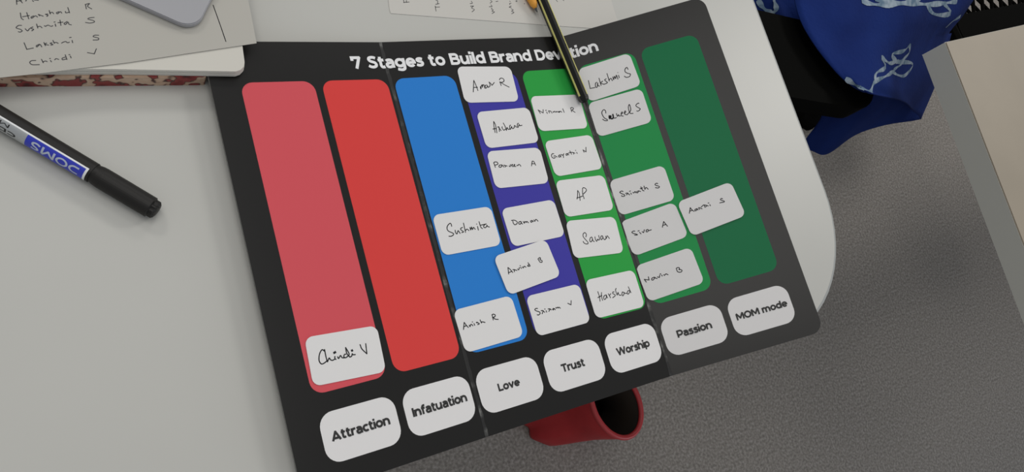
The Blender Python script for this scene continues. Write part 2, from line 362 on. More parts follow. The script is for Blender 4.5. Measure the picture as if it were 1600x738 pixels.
CARDS = [
 # panel, four corners (photo px: top-left, top-right, bottom-right, bottom-left), label, handwriting
 ('m', [(711.1,105.3),(800.5,103.3),(812.7,157.5),(724.1,161.1)], 0, 'white handwritten card at the very top of the indigo strip',
  Z(730,110,18.45,[(190,290),(175,625)],[(190,290),(245,410),(310,585)],[(180,495),(295,488)],[(375,470),(395,540),(405,450),(440,420),(435,500),(460,420),(490,430),(510,520)],[(575,430),(530,430),(515,490),(545,515),(590,450),(600,490),(640,470),(660,420),(630,340)],[(630,340),(690,390),(715,430),(780,350)],[(930,275),(950,235),(995,225),(1050,255),(1060,310),(1010,345),(940,340)],[(940,330),(980,440)],[(960,345),(1090,425),(1210,485)])),
 ('m', [(741.2,176.7),(829.3,167.6),(844.2,220.9),(758.2,232.2)], 0, 'second white handwritten card down the indigo strip',
  Z(760,180,21.09,[(240,210),(250,380),(285,575)],[(240,210),(300,330),(345,585)],[(215,460),(330,440)],[(370,400),(410,390),(430,540)],[(410,390),(450,470),(490,510)],[(520,380),(520,430),(570,495),(620,470)],[(555,260),(610,360),(660,505)],[(660,505),(680,410),(720,470),(770,460)],[(800,330),(770,350),(765,420),(790,470),(830,380),(850,440),(900,430),(920,390)],[(920,390),(930,340),(985,400)],[(1060,270),(1025,290),(1015,390),(1045,400),(1080,310),(1100,350),(1175,335)])),
 ('m', [(757.9,237.8),(845.7,230.9),(860.1,284.6),(772,294.6)], 0, 'third white handwritten card down the indigo strip',
  Z(765,245,20,[(130,190),(180,335)],[(125,200),(160,165),(230,170),(260,215),(230,250),(160,265)],[(370,260),(310,265),(290,310),(330,335),(380,300),(380,255),(450,325)],[(440,265),(490,280),(490,325)],[(490,280),(550,290)],[(605,290),(640,310),(650,245)],[(690,270),(720,255),(700,245),(690,290),(740,310)],[(760,280),(790,255),(770,245),(760,300),(825,305)],[(850,265),(875,280),(910,245),(950,260),(975,300)],[(1330,145),(1310,290)],[(1330,145),(1380,150),(1440,270)],[(1310,220),(1400,220)])),
 ('m', [(826.5,151.9),(906.3,147.3),(921,199.7),(840.3,205)], 0, 'white handwritten card touched by the black pencil end on the grass green strip',
  Z(836,160,22.86,[(110,270),(190,400)],[(115,280),(290,380)],[(290,380),(290,260)],[(410,345),(440,400)],[(375,290),(405,282)],[(480,300),(515,380)],[(500,310),(560,320),(610,385)],[(640,330),(660,355),(700,320),(740,355),(780,325),(800,350)],[(870,320),(830,340),(860,360),(910,320),(955,355)],[(990,230),(1040,360)],[(1270,210),(1310,345)],[(1265,215),(1310,185),(1370,210),(1360,250),(1310,285)],[(1320,285),(1370,320),(1430,360)])),
 ('m', [(848.5,222.3),(926.2,210.2),(943.3,262.8),(866.7,276)], 0, 'second white handwritten card down the grass green strip',
  Z(856,225,22.86,[(215,355),(170,350),(130,400),(150,480),(220,510),(270,480)],[(210,440),(260,430),(330,470)],[(430,390),(380,430),(400,475),(450,440),(440,390),(470,470)],[(470,370),(500,400),(550,390)],[(570,350),(550,400),(560,490)],[(700,345),(650,360),(650,400),(690,405),(715,350),(750,400)],[(785,250),(850,375)],[(740,325),(850,300)],[(870,300),(910,320),(925,370)],[(910,310),(970,335)],[(1025,300),(1050,345)],[(985,230),(1000,235)],[(1255,215),(1295,300)],[(1260,220),(1365,285)],[(1365,285),(1360,120)])),
 ('m', [(865.7,283.9),(945.5,273.6),(961.4,326.4),(881.3,340.1)], 0, 'third card down the grass green strip with only two handwritten capitals',
  Z(890,285,21.08,[(265,270),(260,450),(245,555)],[(265,270),(320,370),(345,600)],[(240,515),(340,490),(430,450)],[(425,230),(430,380),(480,545)],[(420,220),(450,180),(510,195),(555,250),(520,320),(445,390)])),
 ('m', [(881.1,346.4),(963.2,338.8),(976.4,394.1),(895.5,403.9)], 0, 'fourth white handwritten card down the grass green strip',
  Z(900,355,21.08,[(325,325),(340,240),(290,185),(235,230),(240,320),(310,410),(390,500),(390,550),(320,555),(260,520),(235,475)],[(520,330),(470,360),(455,450),(490,490),(540,420),(530,340),(560,450),(605,480)],[(625,320),(640,410),(680,470),(710,400),(740,430),(775,400),(745,280)],[(860,290),(820,310),(815,390),(845,415),(885,340),(870,290),(905,380),(950,415),(1000,360)],[(975,300),(1000,370),(1030,290),(1100,380)])),
 ('m', [(673.4,338.2),(769,321.7),(785.5,381.3),(688.8,400.7)], 0, 'white handwritten card halfway down the light blue strip',
  Z(690,335,18.45,[(290,350),(275,285),(240,262),(180,320),(155,400),(190,480),(290,530),(345,560),(330,605),(270,635),(210,635)],[(390,460),(405,530),(445,565),(475,475),(535,555)],[(605,380),(560,400),(550,440),(600,480),(630,510),(580,530)],[(630,255),(690,525)],[(680,480),(730,430),(790,470)],[(815,380),(840,450),(860,370),(890,440),(920,380),(970,435)],[(1035,350),(1060,455)],[(1005,280),(1015,285)],[(1080,215),(1130,370),(1180,415)],[(1110,320),(1290,280)],[(1280,280),(1220,320),(1220,375),(1270,385),(1310,320),(1320,350),(1380,370)])),
 ('m', [(780,327.6),(868,312.2),(884.5,367.5),(799.4,385.7)], 0, 'fourth card down the indigo strip, just above the crooked card',
  Z(792,335,26.67,[(250,290),(270,380),(330,440)],[(190,260),(300,245),(400,290),(435,350),(400,410),(330,440)],[(560,300),(500,330),(500,400),(560,410),(600,340),(580,300),(610,370),(655,410)],[(675,305),(730,370),(740,310),(770,310),(810,340),(830,300),(900,355)],[(1040,255),(990,280),(1000,330),(1050,320),(1060,270),(1110,310)],[(1120,235),(1165,295),(1190,230),(1230,220),(1300,290)])),
 ('m', [(769,403),(855.3,373.3),(878.4,429.2),(792.2,462.6)], 0.45, 'crooked white card lying half on the light blue and half on the indigo strip',
  Z(785,395,18.45,[(160,430),(180,620)],[(160,430),(220,480),(300,575)],[(180,580),(270,540)],[(300,490),(340,500),(345,555)],[(340,490),(420,515)],[(435,470),(470,495),(490,430)],[(520,420),(550,455)],[(505,377),(520,375)],[(575,410),(600,440),(630,395),(680,420)],[(735,290),(775,340),(800,385)],[(770,345),(730,370),(740,395),(790,390)],[(1030,190),(1080,275)],[(1025,185),(1070,145),(1100,160),(1080,205)],[(1080,205),(1140,230),(1140,275),(1090,278)])),
 ('m', [(706.3,486.6),(800.6,461),(820.5,523.6),(724.7,553.4)], 0, 'white handwritten card at the bottom end of the light blue strip',
  Z(715,485,21.09,[(215,405),(195,640)],[(220,405),(280,490),(355,570)],[(205,545),(290,510)],[(385,490),(410,540),(430,480),(460,470),(505,515)],[(540,440),(565,500)],[(480,390),(495,385)],[(650,395),(620,410),(680,420),(715,450),(660,475)],[(740,320),(790,425)],[(770,400),(820,385),(905,405)],[(1135,150),(1175,325)],[(1130,155),(1180,130),(1240,160),(1230,210),(1170,240)],[(1175,240),(1240,295),(1340,305)])),
 ('m', [(819.8,465.5),(906.8,442.6),(925.2,501.6),(836.7,526.8)], 0, 'white handwritten card at the bottom end of the indigo strip',
  Z(830,465,21.09,[(210,365),(150,365),(120,410),(180,450),(270,480),(295,530),(240,580),(195,570)],[(325,440),(390,440),(360,540)],[(390,440),(445,495)],[(490,440),(510,490)],[(440,385),(460,382)],[(555,385),(620,380),(580,465)],[(620,380),(665,410)],[(740,360),(705,390),(730,415),(760,370),(795,410)],[(810,335),(830,355),(870,325),(890,350),(920,325),(960,360)],[(1205,195),(1310,245)],[(1310,245),(1315,105)])),
 ('r', [(900.9,109.4),(984.5,82.5),(1003,133.1),(919.5,159.1)], 0, 'white handwritten card at the very top of the mid green strip',
  Z(910,100,16.4,[(155,425),(200,630)],[(200,630),(320,605)],[(370,470),(335,500),(340,590),(380,590),(390,480),(400,550),(440,570)],[(425,365),(480,550)],[(520,440),(470,490),(530,515)],[(610,380),(570,410),(600,440),(640,480),(560,520),(530,515)],[(630,245),(690,440)],[(685,410),(730,370),(770,430)],[(780,330),(800,405),(820,320),(850,375),(870,290),(910,390)],[(925,290),(945,355)],[(905,220),(910,222)],[(1170,140),(1140,90),(1095,130),(1095,200),(1160,240),(1230,260),(1210,320),(1130,345),(1075,315)])),
 ('r', [(914.8,160.7),(1003.6,139.8),(1022.4,190.3),(933.4,213.6)], 0, 'second card down the mid green strip, with one blotted letter',
  Z(935,155,18.45,[(215,405),(205,340),(155,305),(105,360),(105,430),(170,540),(255,590),(255,620),(190,620),(120,580)],['thick',(310,480),(320,550),(360,480),(350,550),(395,565),(430,530),(415,440)],['thick',(330,480),(340,545)],[(430,530),(470,550),(520,530)],[(520,415),(550,495),(580,450),(600,490),(640,480)],[(660,430),(700,400),(680,370),(655,420),(670,480),(720,490)],[(750,410),(790,370),(770,340),(745,390),(770,440),(830,450)],[(830,450),(930,330),(920,220),(890,155),(865,230),(885,350),(920,410),(1000,410)],[(1170,130),(1150,115),(1090,160),(1090,205),(1180,260),(1205,290),(1150,345),(1105,340)])),
 ('r', [(949,283.3),(1038.7,258.5),(1057.6,311.6),(967.1,336.8)], 0, 'third white handwritten card down the mid green strip',
  Z(962,280,21.08,[(245,410),(190,395),(135,440),(200,480),(290,520),(290,560),(220,570),(190,545)],[(325,475),(390,460),(360,525)],[(390,460),(460,520)],[(495,460),(520,500)],[(455,405),(490,390)],[(565,440),(600,455),(640,410),(665,455)],[(720,395),(690,430),(720,455),(760,400),(740,385),(825,410)],[(830,255),(880,360),(935,390)],[(805,320),(890,290)],[(930,230),(970,345)],[(960,320),(1010,280),(1070,335)],[(1385,155),(1350,135),(1295,175),(1330,210),(1430,240),(1430,280),(1370,295),(1310,280)])),
 ('r', [(967.2,348.3),(1055.4,316.1),(1078,367.3),(987.7,401.2)], 0, 'fourth card down the mid green strip, touching the card on its right',
  Z(980,340,21.09,[(255,450),(200,450),(155,490),(200,525),(300,550),(335,575),(240,582)],[(405,490),(455,540)],[(350,450),(395,435)],[(490,470),(540,500)],[(540,500),(565,405)],[(680,395),(630,420),(630,470),(670,470),(700,430),(680,400),(720,430),(795,405)],[(1200,135),(1160,325)],[(1205,135),(1270,220),(1330,290)],[(1185,260),(1260,235)])),
 ('r', [(1056,317),(1143.6,284.4),(1168.2,335),(1078.3,370.1)], 0.45, 'only white handwritten card lying on the dark green strip',
  Z(1070,305,21.09,[(180,415),(150,605)],[(180,415),(230,480),(305,540)],[(160,535),(250,500)],[(390,450),(335,480),(340,520),(390,500),(400,450),(440,490)],[(450,415),(490,475)],[(480,410),(570,455)],[(540,395),(630,325),(670,410)],[(640,330),(720,340),(700,385)],[(720,345),(775,360)],[(820,315),(845,355)],[(765,262),(795,260)],[(1245,125),(1210,110),(1175,150),(1230,180),(1300,200),(1290,230),(1220,245),(1150,258)])),
 ('r', [(990.2,416.6),(1081.6,386.7),(1103.3,440.1),(1011,473)], 0, 'white handwritten card at the bottom end of the mid green strip',
  Z(1000,412,21.08,[(140,520),(210,615)],[(140,525),(300,545)],[(300,545),(275,435)],[(470,450),(390,490),(390,540),(440,540),(490,460),(500,480),(570,495)],[(570,440),(640,460)],[(640,460),(650,385)],[(710,380),(735,415)],[(655,350),(690,340)],[(780,365),(810,390),(850,345),(925,370)],[(1200,170),(1230,260),(1290,290)],[(1190,170),(1230,135),(1290,140),(1300,180),(1280,205)],[(1280,205),(1340,200),(1385,235),(1350,280),(1290,290)])),
 ('m', [(911.8,439),(991.8,421.9),(1010.6,478.5),(928.9,497.9)], 0, 'white handwritten card at the bottom end of the grass green strip',
  Z(925,445,21.09,[(190,230),(240,380),(265,550)],[(315,260),(310,380),(350,520)],[(190,430),(325,360)],[(470,340),(400,370),(385,450),(420,490),(470,430),(475,350),(490,400),(515,440)],[(535,300),(610,435)],[(580,350),(620,295)],[(730,240),(690,245),(680,290),(750,330),(760,370),(680,435)],[(795,125),(775,190),(830,350)],[(840,320),(860,260),(890,340),(960,350)],[(1000,245),(985,310),(1010,370),(1050,320),(1060,265),(1000,245)],[(1060,270),(1100,290),(1160,285)],[(1240,200),(1180,210),(1160,290),(1200,310),(1250,230)],[(1195,70),(1240,170),(1285,270)])),
 ('l', [(472.3,529.1),(591.9,508.1),(606.5,580),(485.9,605)], 0, 'white handwritten card at the bottom end of the pale red strip',
  Z(490,530,16.4,[(275,310),(220,275),(170,340),(140,450),(145,570),(200,640),(270,620),(330,570)],[(280,270),(320,470),(355,585)],[(355,585),(400,490),(430,530),(480,550),(540,520)],[(545,450),(545,500),(575,525)],['thick',(520,360),(560,335)],[(615,455),(640,500),(690,425),(730,480),(800,480)],[(830,390),(790,400),(775,460),(820,480),(880,440)],[(820,220),(850,370),(930,465)],[(820,220),(910,380),(880,440)],[(930,465),(975,440),(990,380),(1010,405),(1070,400)],['thick',(975,302),(995,292)],[(1190,145),(1240,260),(1365,380)],[(1365,380),(1335,120)])),
]
CW, CH = 36.6, 25.2
sizes = []
for k, corners, lift, label, hw in CARDS:
    o, u = panel_frame(k); nn = np.cross(u, [0, 1.0, 0]); h0 = 0.12 + lift; th = 0.38
    pl = [on_plane(px, py, o + nn * (h0 + th), nn) for px, py in corners]
    q = np.array([[np.dot(p - o, u) + o[0], p[1]] for p in pl])
    wid = (np.linalg.norm(q[1] - q[0]) + np.linalg.norm(q[2] - q[3])) / 2; hei = (np.linalg.norm(q[3] - q[0]) + np.linalg.norm(q[2] - q[1])) / 2
    sizes.append((round(wid, 1), round(hei, 1)))
    c = q.mean(axis=0); d = (q[1] - q[0]) + (q[2] - q[3]); e = (q[0] - q[3]) + (q[1] - q[2])
    an = (math.atan2(d[1], d[0]) + math.atan2(e[1], e[0]) - math.pi / 2) / 2; ca, sa = math.cos(an), math.sin(an)
    w_, h_ = 0.5 * (CW + wid), 0.5 * (CH + hei)
    f = lambda x, y, z: BP(c[0] + ca * x - sa * y, c[1] + sa * x + ca * y, z, k)
    root = empty('name_card', f(0, 0, h0), label, 'card', 'handwritten name cards on the board')
    b = MB(); b.prism(rrect(-w_ / 2, -h_ / 2, w_ / 2, h_ / 2, 4.2), h0 + th, h0, 0, None, f); adopt(root, b.build('card', 'card'))
    adopt(root, ink('handwriting', hw, o + nn * (h0 + th), nn, 0.55 if k != 'l' else 0.6, 'ink'))
print('card sizes', sizes)

# ------------------------------------------------------------------ notebook, pad, sheets and laptop at top left
nb = empty('patterned_notebook', W((-110, 70, -2)), 'closed notebook with red and cream patterned cover under the white pad', 'notebook')
b = MB(); b.prism(rrect(-210, 3.8, -15.9, 150, 1), 7.2, -2, 0, None, lambda x, y, z: W((x, y + 0.055 * (-16 - x), z))); adopt(nb, b.build('cover', 'cover'))
pad = empty('paper_pad', W((-100, 80, 7.3)), 'thick pad of white paper lying over the patterned notebook and the board corner', 'pad')
pc = [tuple(at(376, 118.5, 7.6)[:2]), tuple(at(383, 110.5, 12)[:2]), tuple(at(380, 70, 12)[:2])]
poly = [(-230, 17.5), (-60, 7.9), (-1.8, 3.4), (0.8, 4.2), (3.0, 6.2), (3.8, 9.0), (6.5, 40), (12, 160), (-230, 170)]
lay = 7; z0, z1 = 7.4, 12.4
b = MB()
for i in range(lay):                       # slightly uneven page blocks
    za = z0 + (z1 - z0) * i / lay; zb = z0 + (z1 - z0) * (i + 1) / lay; s = 0.25 * math.sin(i * 2.1)
    b.prism([(x + s, y + s * 0.7 + 0.45 * (i / lay - 0.5)) for x, y in poly], zb - 0.03, za, 0, None, lambda x, y, z: W((x, y, z)))
adopt(pad, b.build('page_block', 'paper'))

def sheet(name, pxs, z, extra, label, cat, th=0.2, m='paper', curl=None):
    P = [tuple(at(x, y, z)[:2]) for x, y in pxs] + list(extra)
    root = empty(name, W((P[0][0], P[0][1], z - th)), label, cat)
    b = MB(); b.prism(P, z, z - th, 0, None, lambda x, y, zz: W((x, y, zz))); adopt(root, b.build('paper', m)); return root
ZS = 13.0
nl = sheet('name_list_sheet', [(-30, 124.5), (60, 115), (100, 110), (200, 97.7), (300, 82.5), (401, 67.5), (388, 0), (383, -25)], ZS, [(25, 160), (-210, 175)], 'white sheet with a handwritten list of names lying on the paper pad', 'paper', 0.2, 'list_paper')
UP = np.array([0, 0, 1.0])
listw = Z(15,0,10.667,[(115,0),(120,75)],[(120,20),(200,10)],[(170,0),(215,50)],[(270,20),(280,0)],[(380,10),(400,25)],[(410,0),(480,5)],
 [(180,215),(195,300),(230,330)],[(285,210),(320,315)],[(215,280),(330,260)],[(400,265),(360,285),(370,305),(430,265),(465,285)],[(480,240),(500,265)],[(490,245),(560,270)],[(640,235),(600,240),(640,255),(620,275)],[(660,175),(680,235)],[(670,220),(710,205),(735,230)],[(820,195),(780,215),(800,230),(845,195),(870,220)],[(930,190),(940,215),(990,205)],[(970,125),(1000,215)],
 [(1265,80),(1280,150)],[(1260,75),(1330,60),(1300,105),(1370,150)],[(1410,290),(1330,300),(1310,320),(1400,345),(1410,370),(1340,385),(1265,375)],
 [(200,425),(150,425),(110,465),(180,490),(210,515),(180,535),(145,530)],[(260,480),(300,515),(335,475)],[(390,450),(350,470),(400,490),(370,515)],[(450,400),(470,470)],[(470,445),(510,440),(540,465)],[(580,430),(600,440),(640,420),(690,440),(720,430)],[(760,400),(770,440)],[(740,370),(760,365)],[(840,335),(855,425)],[(805,380),(890,370)],[(960,360),(910,390),(930,410),(975,370),(990,405),(1030,415)])
listw += Z(25,50,10.667,[(135,180),(180,290)],[(180,290),(290,268)],[(390,205),(340,230),(350,250),(400,210),(430,250)],[(465,175),(490,230)],[(510,185),(480,205),(545,220)],[(600,180),(570,190),(615,210),(580,220)],[(615,140),(640,190)],[(640,180),(670,175),(705,190)],[(760,185),(790,170),(830,160),(860,180),(890,170)],[(935,140),(945,180)],[(890,95),(920,90)],[(1380,55),(1310,55),(1290,80),(1370,100),(1370,130),(1285,135)],
 [(330,475),(260,480),(230,510),(270,545),(390,545)],[(425,455),(455,515)],[(450,500),(490,485),(520,495)],[(575,475),(590,500)],[(560,445),(575,440)],[(645,465),(670,445),(715,460)],[(820,420),(770,440),(780,465),(840,450)],[(820,380),(850,460)],[(905,400),(920,435)],[(880,380),(900,378)],[(1190,345),(1305,365)],[(1305,365),(1340,280)])
adopt(nl, ink('handwriting', listw, np.array([0, 0, ZS]), UP, 0.42, 'pen_ink'))
adopt(nl, tag(ink('ruled_line', [[(333, 8), (343, 36), (353, 65)]], np.array([0, 0, ZS]), UP, 0.45, 'ink'), 'single ruled black line'))
qs = sheet('question_sheet', [(604, -20), (607, 0), (608.6, 14), (610.5, 20.8), (760, 32), (880, 41), (972, 47.6), (963, 27), (955, 0), (947, -25)], -1.7, [(258, 190), (130, 190)], 'loose white sheet with sideways handwriting at the top edge beyond the board', 'paper', 0.25, 'paper2')
qw = Z(620,0,8,[(85,0),(90,35)],[(85,30),(155,25)],[(120,30),(120,5)],[(480,75),(490,140)],[(480,90),(535,88)],[(485,55),(530,45)],[(510,45),(510,10),(490,5)],[(930,75),(925,80),(960,75),(935,100),(970,120),(940,148)],[(915,45),(945,40),(930,15)],[(1190,170),(1220,150),(1190,140),(1205,125),(1180,110)],[(1190,105),(1185,100)],[(1155,85),(1190,80),(1175,60)],[(1165,40),(1190,20),(1170,5)],[(1240,20),(1265,15)],[(1435,172),(1465,155),(1435,140),(1455,125),(1430,110)],[(1430,95),(1405,90),(1430,75)],[(1415,60),(1410,45),(1430,40)],[(1410,15),(1420,20)],[(1485,15),(1500,20),(1495,0)],[(1592,42),(1597,50)],[(1990,0),(2010,22)],[(2076,0),(2088,8)])
for a, b_ in ((0, 3), (3, 7), (7, 9), (9, 13), (13, 14), (14, 18), (18, 19), (19, 20), (20, 21), (21, 22)):
    adopt(qs, ink('handwritten_word', qw[a:b_], np.array([0, 0, -1.7]), UP, 0.42, 'pen_ink'))

ZL = ZS + 3.8
la, lc, lb = at(200, 0, ZL), at(306, 47, ZL), at(339, 0, ZL)
d1 = (la - lc)[:2]; d1 /= np.linalg.norm(d1); d2 = (lb - lc)[:2]; d2 /= np.linalg.norm(d2)
d2p = np.array([d1[1], -d1[0]]);  d2p = d2p if np.dot(d2p, d2) > 0 else -d2p
lp = empty('tablet_computer', W((lc[0] + 100 * d1[0] + 90 * d2[0], lc[1] + 100 * d1[1] + 90 * d2[1], ZS)), 'silver metal tablet with rounded corner lying on the handwritten list sheet', 'tablet')
def lf(x, y, z): return W((lc[0] + d1[0] * x + d2p[0] * y, lc[1] + d1[1] * x + d2p[1] * y, z))
b = MB()
for i, za, zb in ((0.9, ZS + 0.9, ZS + 0.5), (0.0, ZL - 0.5, ZS + 0.9), (0.35, ZL, ZL - 0.5)): b.prism(rrect(i, i, 250 - i, 175 - i, 9), za, zb, 0, None, lf)
adopt(lp, b.build('metal_shell', 'silver'))
b = MB(); b.prism(rrect(2.5, 2.5, 247.5, 172.5, 7), ZS + 0.5, ZS + 0.05, 0, None, lf); adopt(lp, b.build('screen_glass', 'dark_gap'))

# ------------------------------------------------------------------ pencils
def frame(p, q):
    u = (q - p); L = u.length; u.normalize(); z = Vector((0, 0, 1)); v = (z - u * z.dot(u)).normalized(); return u, v, u.cross(v), L
def hexring(c, v, w, r, rot=0.0): return [c + (v * math.cos(math.radians(60 * j + rot)) + w * math.sin(math.radians(60 * j + rot))) * r for j in range(6)]
pe = W(on_plane(913.8, 159, np.array([0, 0, 5.2]), UP)); pt = W(at(847.3, 0, 4.4)); u, v, w, L = frame(pe, pt)
pfar = pe + u * 0.172
bp_ = empty('black_pencil', pe, 'black hexagonal pencil with thin yellow edge stripes lying across the top of the board', 'pencil')
R_ = 0.0037; ROT = 46
b = MB(); rings = [hexring(pe + u * d, v, w, r, ROT) for d, r in ((0.0, R_ * .62), (0.0009, R_ * .9), (0.0025, R_), (0.172, R_))]
b.add([p for r in rings for p in r], [(i * 6 + j, i * 6 + (j + 1) % 6, (i + 1) * 6 + (j + 1) % 6, (i + 1) * 6 + j) for i in range(3) for j in range(6)] + [tuple(range(5, -1, -1))])
adopt(bp_, b.build('barrel', 'pencil_black'))
for j in (0, 2, 4):
    a = math.radians(60 * j + ROT); dn = v * math.cos(a) + w * math.sin(a); dt = -v * math.sin(a) + w * math.cos(a)
    a0 = pe + u * 0.004; a1 = pfar; b = MB(); hw_ = 0.0008
    V = []
    for q in (a0, a1): V += [q + dn * (R_ - 0.00037) - dt * hw_, q + dn * (R_ + 0.00009), q + dn * (R_ - 0.00037) + dt * hw_]
    b.add(V, [(0, 1, 4, 3), (1, 2, 5, 4)]); adopt(bp_, b.build('edge_stripe', 'stripe'))
b = MB(); b.tube([pfar, pfar + u * 0.018], [R_ * .95, 0.0011], 16); adopt(bp_, b.build('sharpened_cone', 'wood', smooth=True))
b = MB(); b.tube([pfar + u * 0.018, pfar + u * 0.0225], [0.0011, 0.0002], 12); adopt(bp_, b.build('lead', 'lead'))

tip = W(at(839.5, 19, 1.95)); dirp = W(at(828.5, -6, 1.95)) - tip; dirp.normalize(); u, v, w, L = frame(tip, tip + dirp)
yp = empty('yellow_pencil', tip, 'yellow orange sharpened pencil whose point shows beside the black pencil', 'pencil')
b = MB(); b.tube([tip, tip + u * 0.0022, tip + u * 0.0034], [0.0003, 0.0008, 0.0010], 12); adopt(yp, b.build('lead', 'lead'))
b = MB(); b.tube([tip + u * 0.003, tip + u * 0.006, tip + u * 0.012, tip + u * 0.015], [0.0011, 0.0026, 0.0033, 0.0035], 16); adopt(yp, b.build('sharpened_cone', 'wood', smooth=True))
b = MB(); rings = [hexring(tip + u * d, v, w, 0.0036, 0) for d in (0.0142, 0.15)]; b.add([p for r in rings for p in r], [(j, (j + 1) % 6, (j + 1) % 6 + 6, j + 6) for j in range(6)] + [(11, 10, 9, 8, 7, 6)]); adopt(yp, b.build('barrel', 'yellow'))

# ------------------------------------------------------------------ marker pen
RM = 5.3; zc = -2 + RM + 0.1
ma = W(at(246.5, 330.5, zc)); mb_ = W(at(-4, 181, zc)); u = (ma - mb_).normalized()          # u runs to the cap end
start = ma - u * 0.137
mk = empty('marker_pen', (ma + mb_) / 2 - Vector((0, 0, RM / 1000)), 'black marker pen with blue and silver label lying on the white table', 'marker')
def mk_pt(d, ang, r, toc=None):
    """d metres back from the cap end; ang from the upward-facing side towards the near lower side"""
    c = ma - u * d; tc = (W(CAM) - c); tc = (tc - u * tc.dot(u)).normalized(); lo = u.cross(tc).normalized()
    if lo.y > 0: lo = -lo
    return c + (tc * math.cos(ang) + lo * math.sin(ang)) * r
def lathe(prof, n=36):
    b = MB(); V = []
    for d, r in prof:
        for j in range(n): V.append(mk_pt_fixed(d, 2 * math.pi * j / n, r))
    k = len(prof); F = [(i * n + j, i * n + (j + 1) % n, (i + 1) * n + (j + 1) % n, (i + 1) * n + j) for i in range(k - 1) for j in range(n)]
    F += [tuple(range(n - 1, -1, -1)), tuple(range((k - 1) * n, k * n))]; b.add(V, F); return b
_c = (ma + mb_) / 2; _tc = (W(CAM) - _c); _tc = (_tc - u * _tc.dot(u)).normalized(); _lo = u.cross(_tc).normalized()
if _lo.y > 0: _lo = -_lo
def mk_pt_fixed(d, ang, r): return (ma - u * d) + (_tc * math.cos(ang) + _lo * math.sin(ang)) * r
R1 = 0.0051
adopt(mk, lathe([(0.0335, R1), (0.130, R1), (0.133, R1 * .9), (0.137, R1 * .6)]).build('barrel', 'black_plastic', smooth=False))
adopt(mk, lathe([(0.0030, 0.0044), (0.0036, 0.00535), (0.0290, 0.0053), (0.0312, 0.0051), (0.0330, 0.0047), (0.0345, 0.0047)]).build('cap', 'black_plastic'))
b = MB(); n = 40; V = []
for d, k in ((0.0, .5), (0.0004, .8), (0.0012, 1), (0.0036, 1)):
    for j in range(n): V.append(mk_pt_fixed(d, 2 * math.pi * j / n, 0.0046 * k * (1.0 if (j // 2) % 2 else 0.90)))
b.add(V, [(i * n + j, i * n + (j + 1) % n, (i + 1) * n + (j + 1) % n, (i + 1) * n + j) for i in range(3) for j in range(n)] + [tuple(range(n - 1, -1, -1))])
adopt(mk, tag(b.build('end_plug', 'black_plastic'), 'fluted black end of the cap'))
def wrap(name, d0, d1, a0, a1, r, m, seg=14):
    b = MB(); V = []
    for i in range(seg + 1):
        a = a0 + (a1 - a0) * i / seg; V += [mk_pt_fixed(d0, a, r), mk_pt_fixed(d1, a, r)]
    b.add(V, [(2 * i, 2 * i + 1, 2 * i + 3, 2 * i + 2) for i in range(seg)]); return adopt(mk, b.build(name, m))
D0 = 0.0352
wrap('label_band', D0 - 0.0004, 0.128, -0.10, 1.75, R1 + 0.00006, 'foil')
wrap('label_panel', D0 + 0.0007, D0 + 0.0292, 0.02, 1.75, R1 + 0.00009, 'blue_label')
wrap('label_border', D0 - 0.0004, 0.128, -0.14, 0.0, R1 + 0.00012, 'white_line', 4)
wrap('label_border', D0 - 0.0004, D0 + 0.0007, -0.10, 1.75, R1 + 0.00012, 'white_line')
def wrap_text(name, s, d0, d1, a0, cap, m, weight, track=60):
    st_, wd_ = text_strokes(s, weight, track, 60); k = (d1 - d0) / wd_; b = MB()
    for si, (V, F) in enumerate(st_):
        n2 = len(V) // 2
        b.add([mk_pt_fixed(d0 + p[0] * k, a0 + p[1] / 700 * cap, R1 + 0.00016 + 2e-6 * (i % n2) + 1.5e-5 * (si % 3)) for i, p in enumerate(V)], F)
    return adopt(mk, b.build(name, m))
GL['Ð'] = (620, [[(40, 630), (280, 630)] + arc(280, 350, 285, 280, 90, -90, 18) + [(40, 70)]])
wrap_text('label_lettering', 'ÐOMS', D0 + 0.0028, D0 + 0.0265, 0.28, 0.80, 'pale_label', 130)
wrap_text('label_lettering', 'CD-DVD', D0 + 0.0335, D0 + 0.060, 0.68, 0.42, 'ink_print', 120)
wrap_text('label_lettering', 'MARKER', D0 + 0.0375, D0 + 0.062, 0.14, 0.34, 'ink_print', 95)

# ------------------------------------------------------------------ red bag on the floor
def P_(x, y, z): return np.array([x, y, z], float)
bag = empty('red_bag', W((545, -278, -742)), 'small open red bag with dark lining standing on the floor under the board edge', 'bag')
NB = 56; ringsp = [  # centre x,y,z, half-size x, half-size y, fold depth
    (543, -276, -741.5, 50, 24, 0), (543, -276, -741, 66, 33, .15), (545, -276, -732, 70, 36, .14), (548, -276, -712, 64, 38, .11), (553, -275, -685, 52, 42, .06), (560, -274, -655, 44, 47, .01), (567, -273, -625, 42, 52, 0), (573, -272, -604, 44, 56, 0), (575, -272, -598, 43, 55, 0)]
V = []; F = []
def ring_pts(c, inset=0.0):
    cx, cy, cz, a, bb, fd = c; out = []
    for j in range(NB):
        t = 2 * math.pi * j / NB; k = 1 + fd * (math.sin(3 * t + 0.7) + 0.7 * math.sin(5 * t + 2.0)) - 2.2 * fd * math.exp(-((t - 4.85) / 0.16) ** 2) + 1.2 * fd * math.exp(-((t - 4.3) / 0.25) ** 2)
        x = (a - inset) * math.cos(t) * k; y = (bb - inset) * math.sin(t) * k
        tilt = 0.22 * (y) if cz > -660 else 0.0
        out.append(W((cx + x + 0.16 * y * -1, cy + y, cz + tilt * (0.5 if cz > -660 else 0))))
    return out
for c in ringsp: V += ring_pts(c)
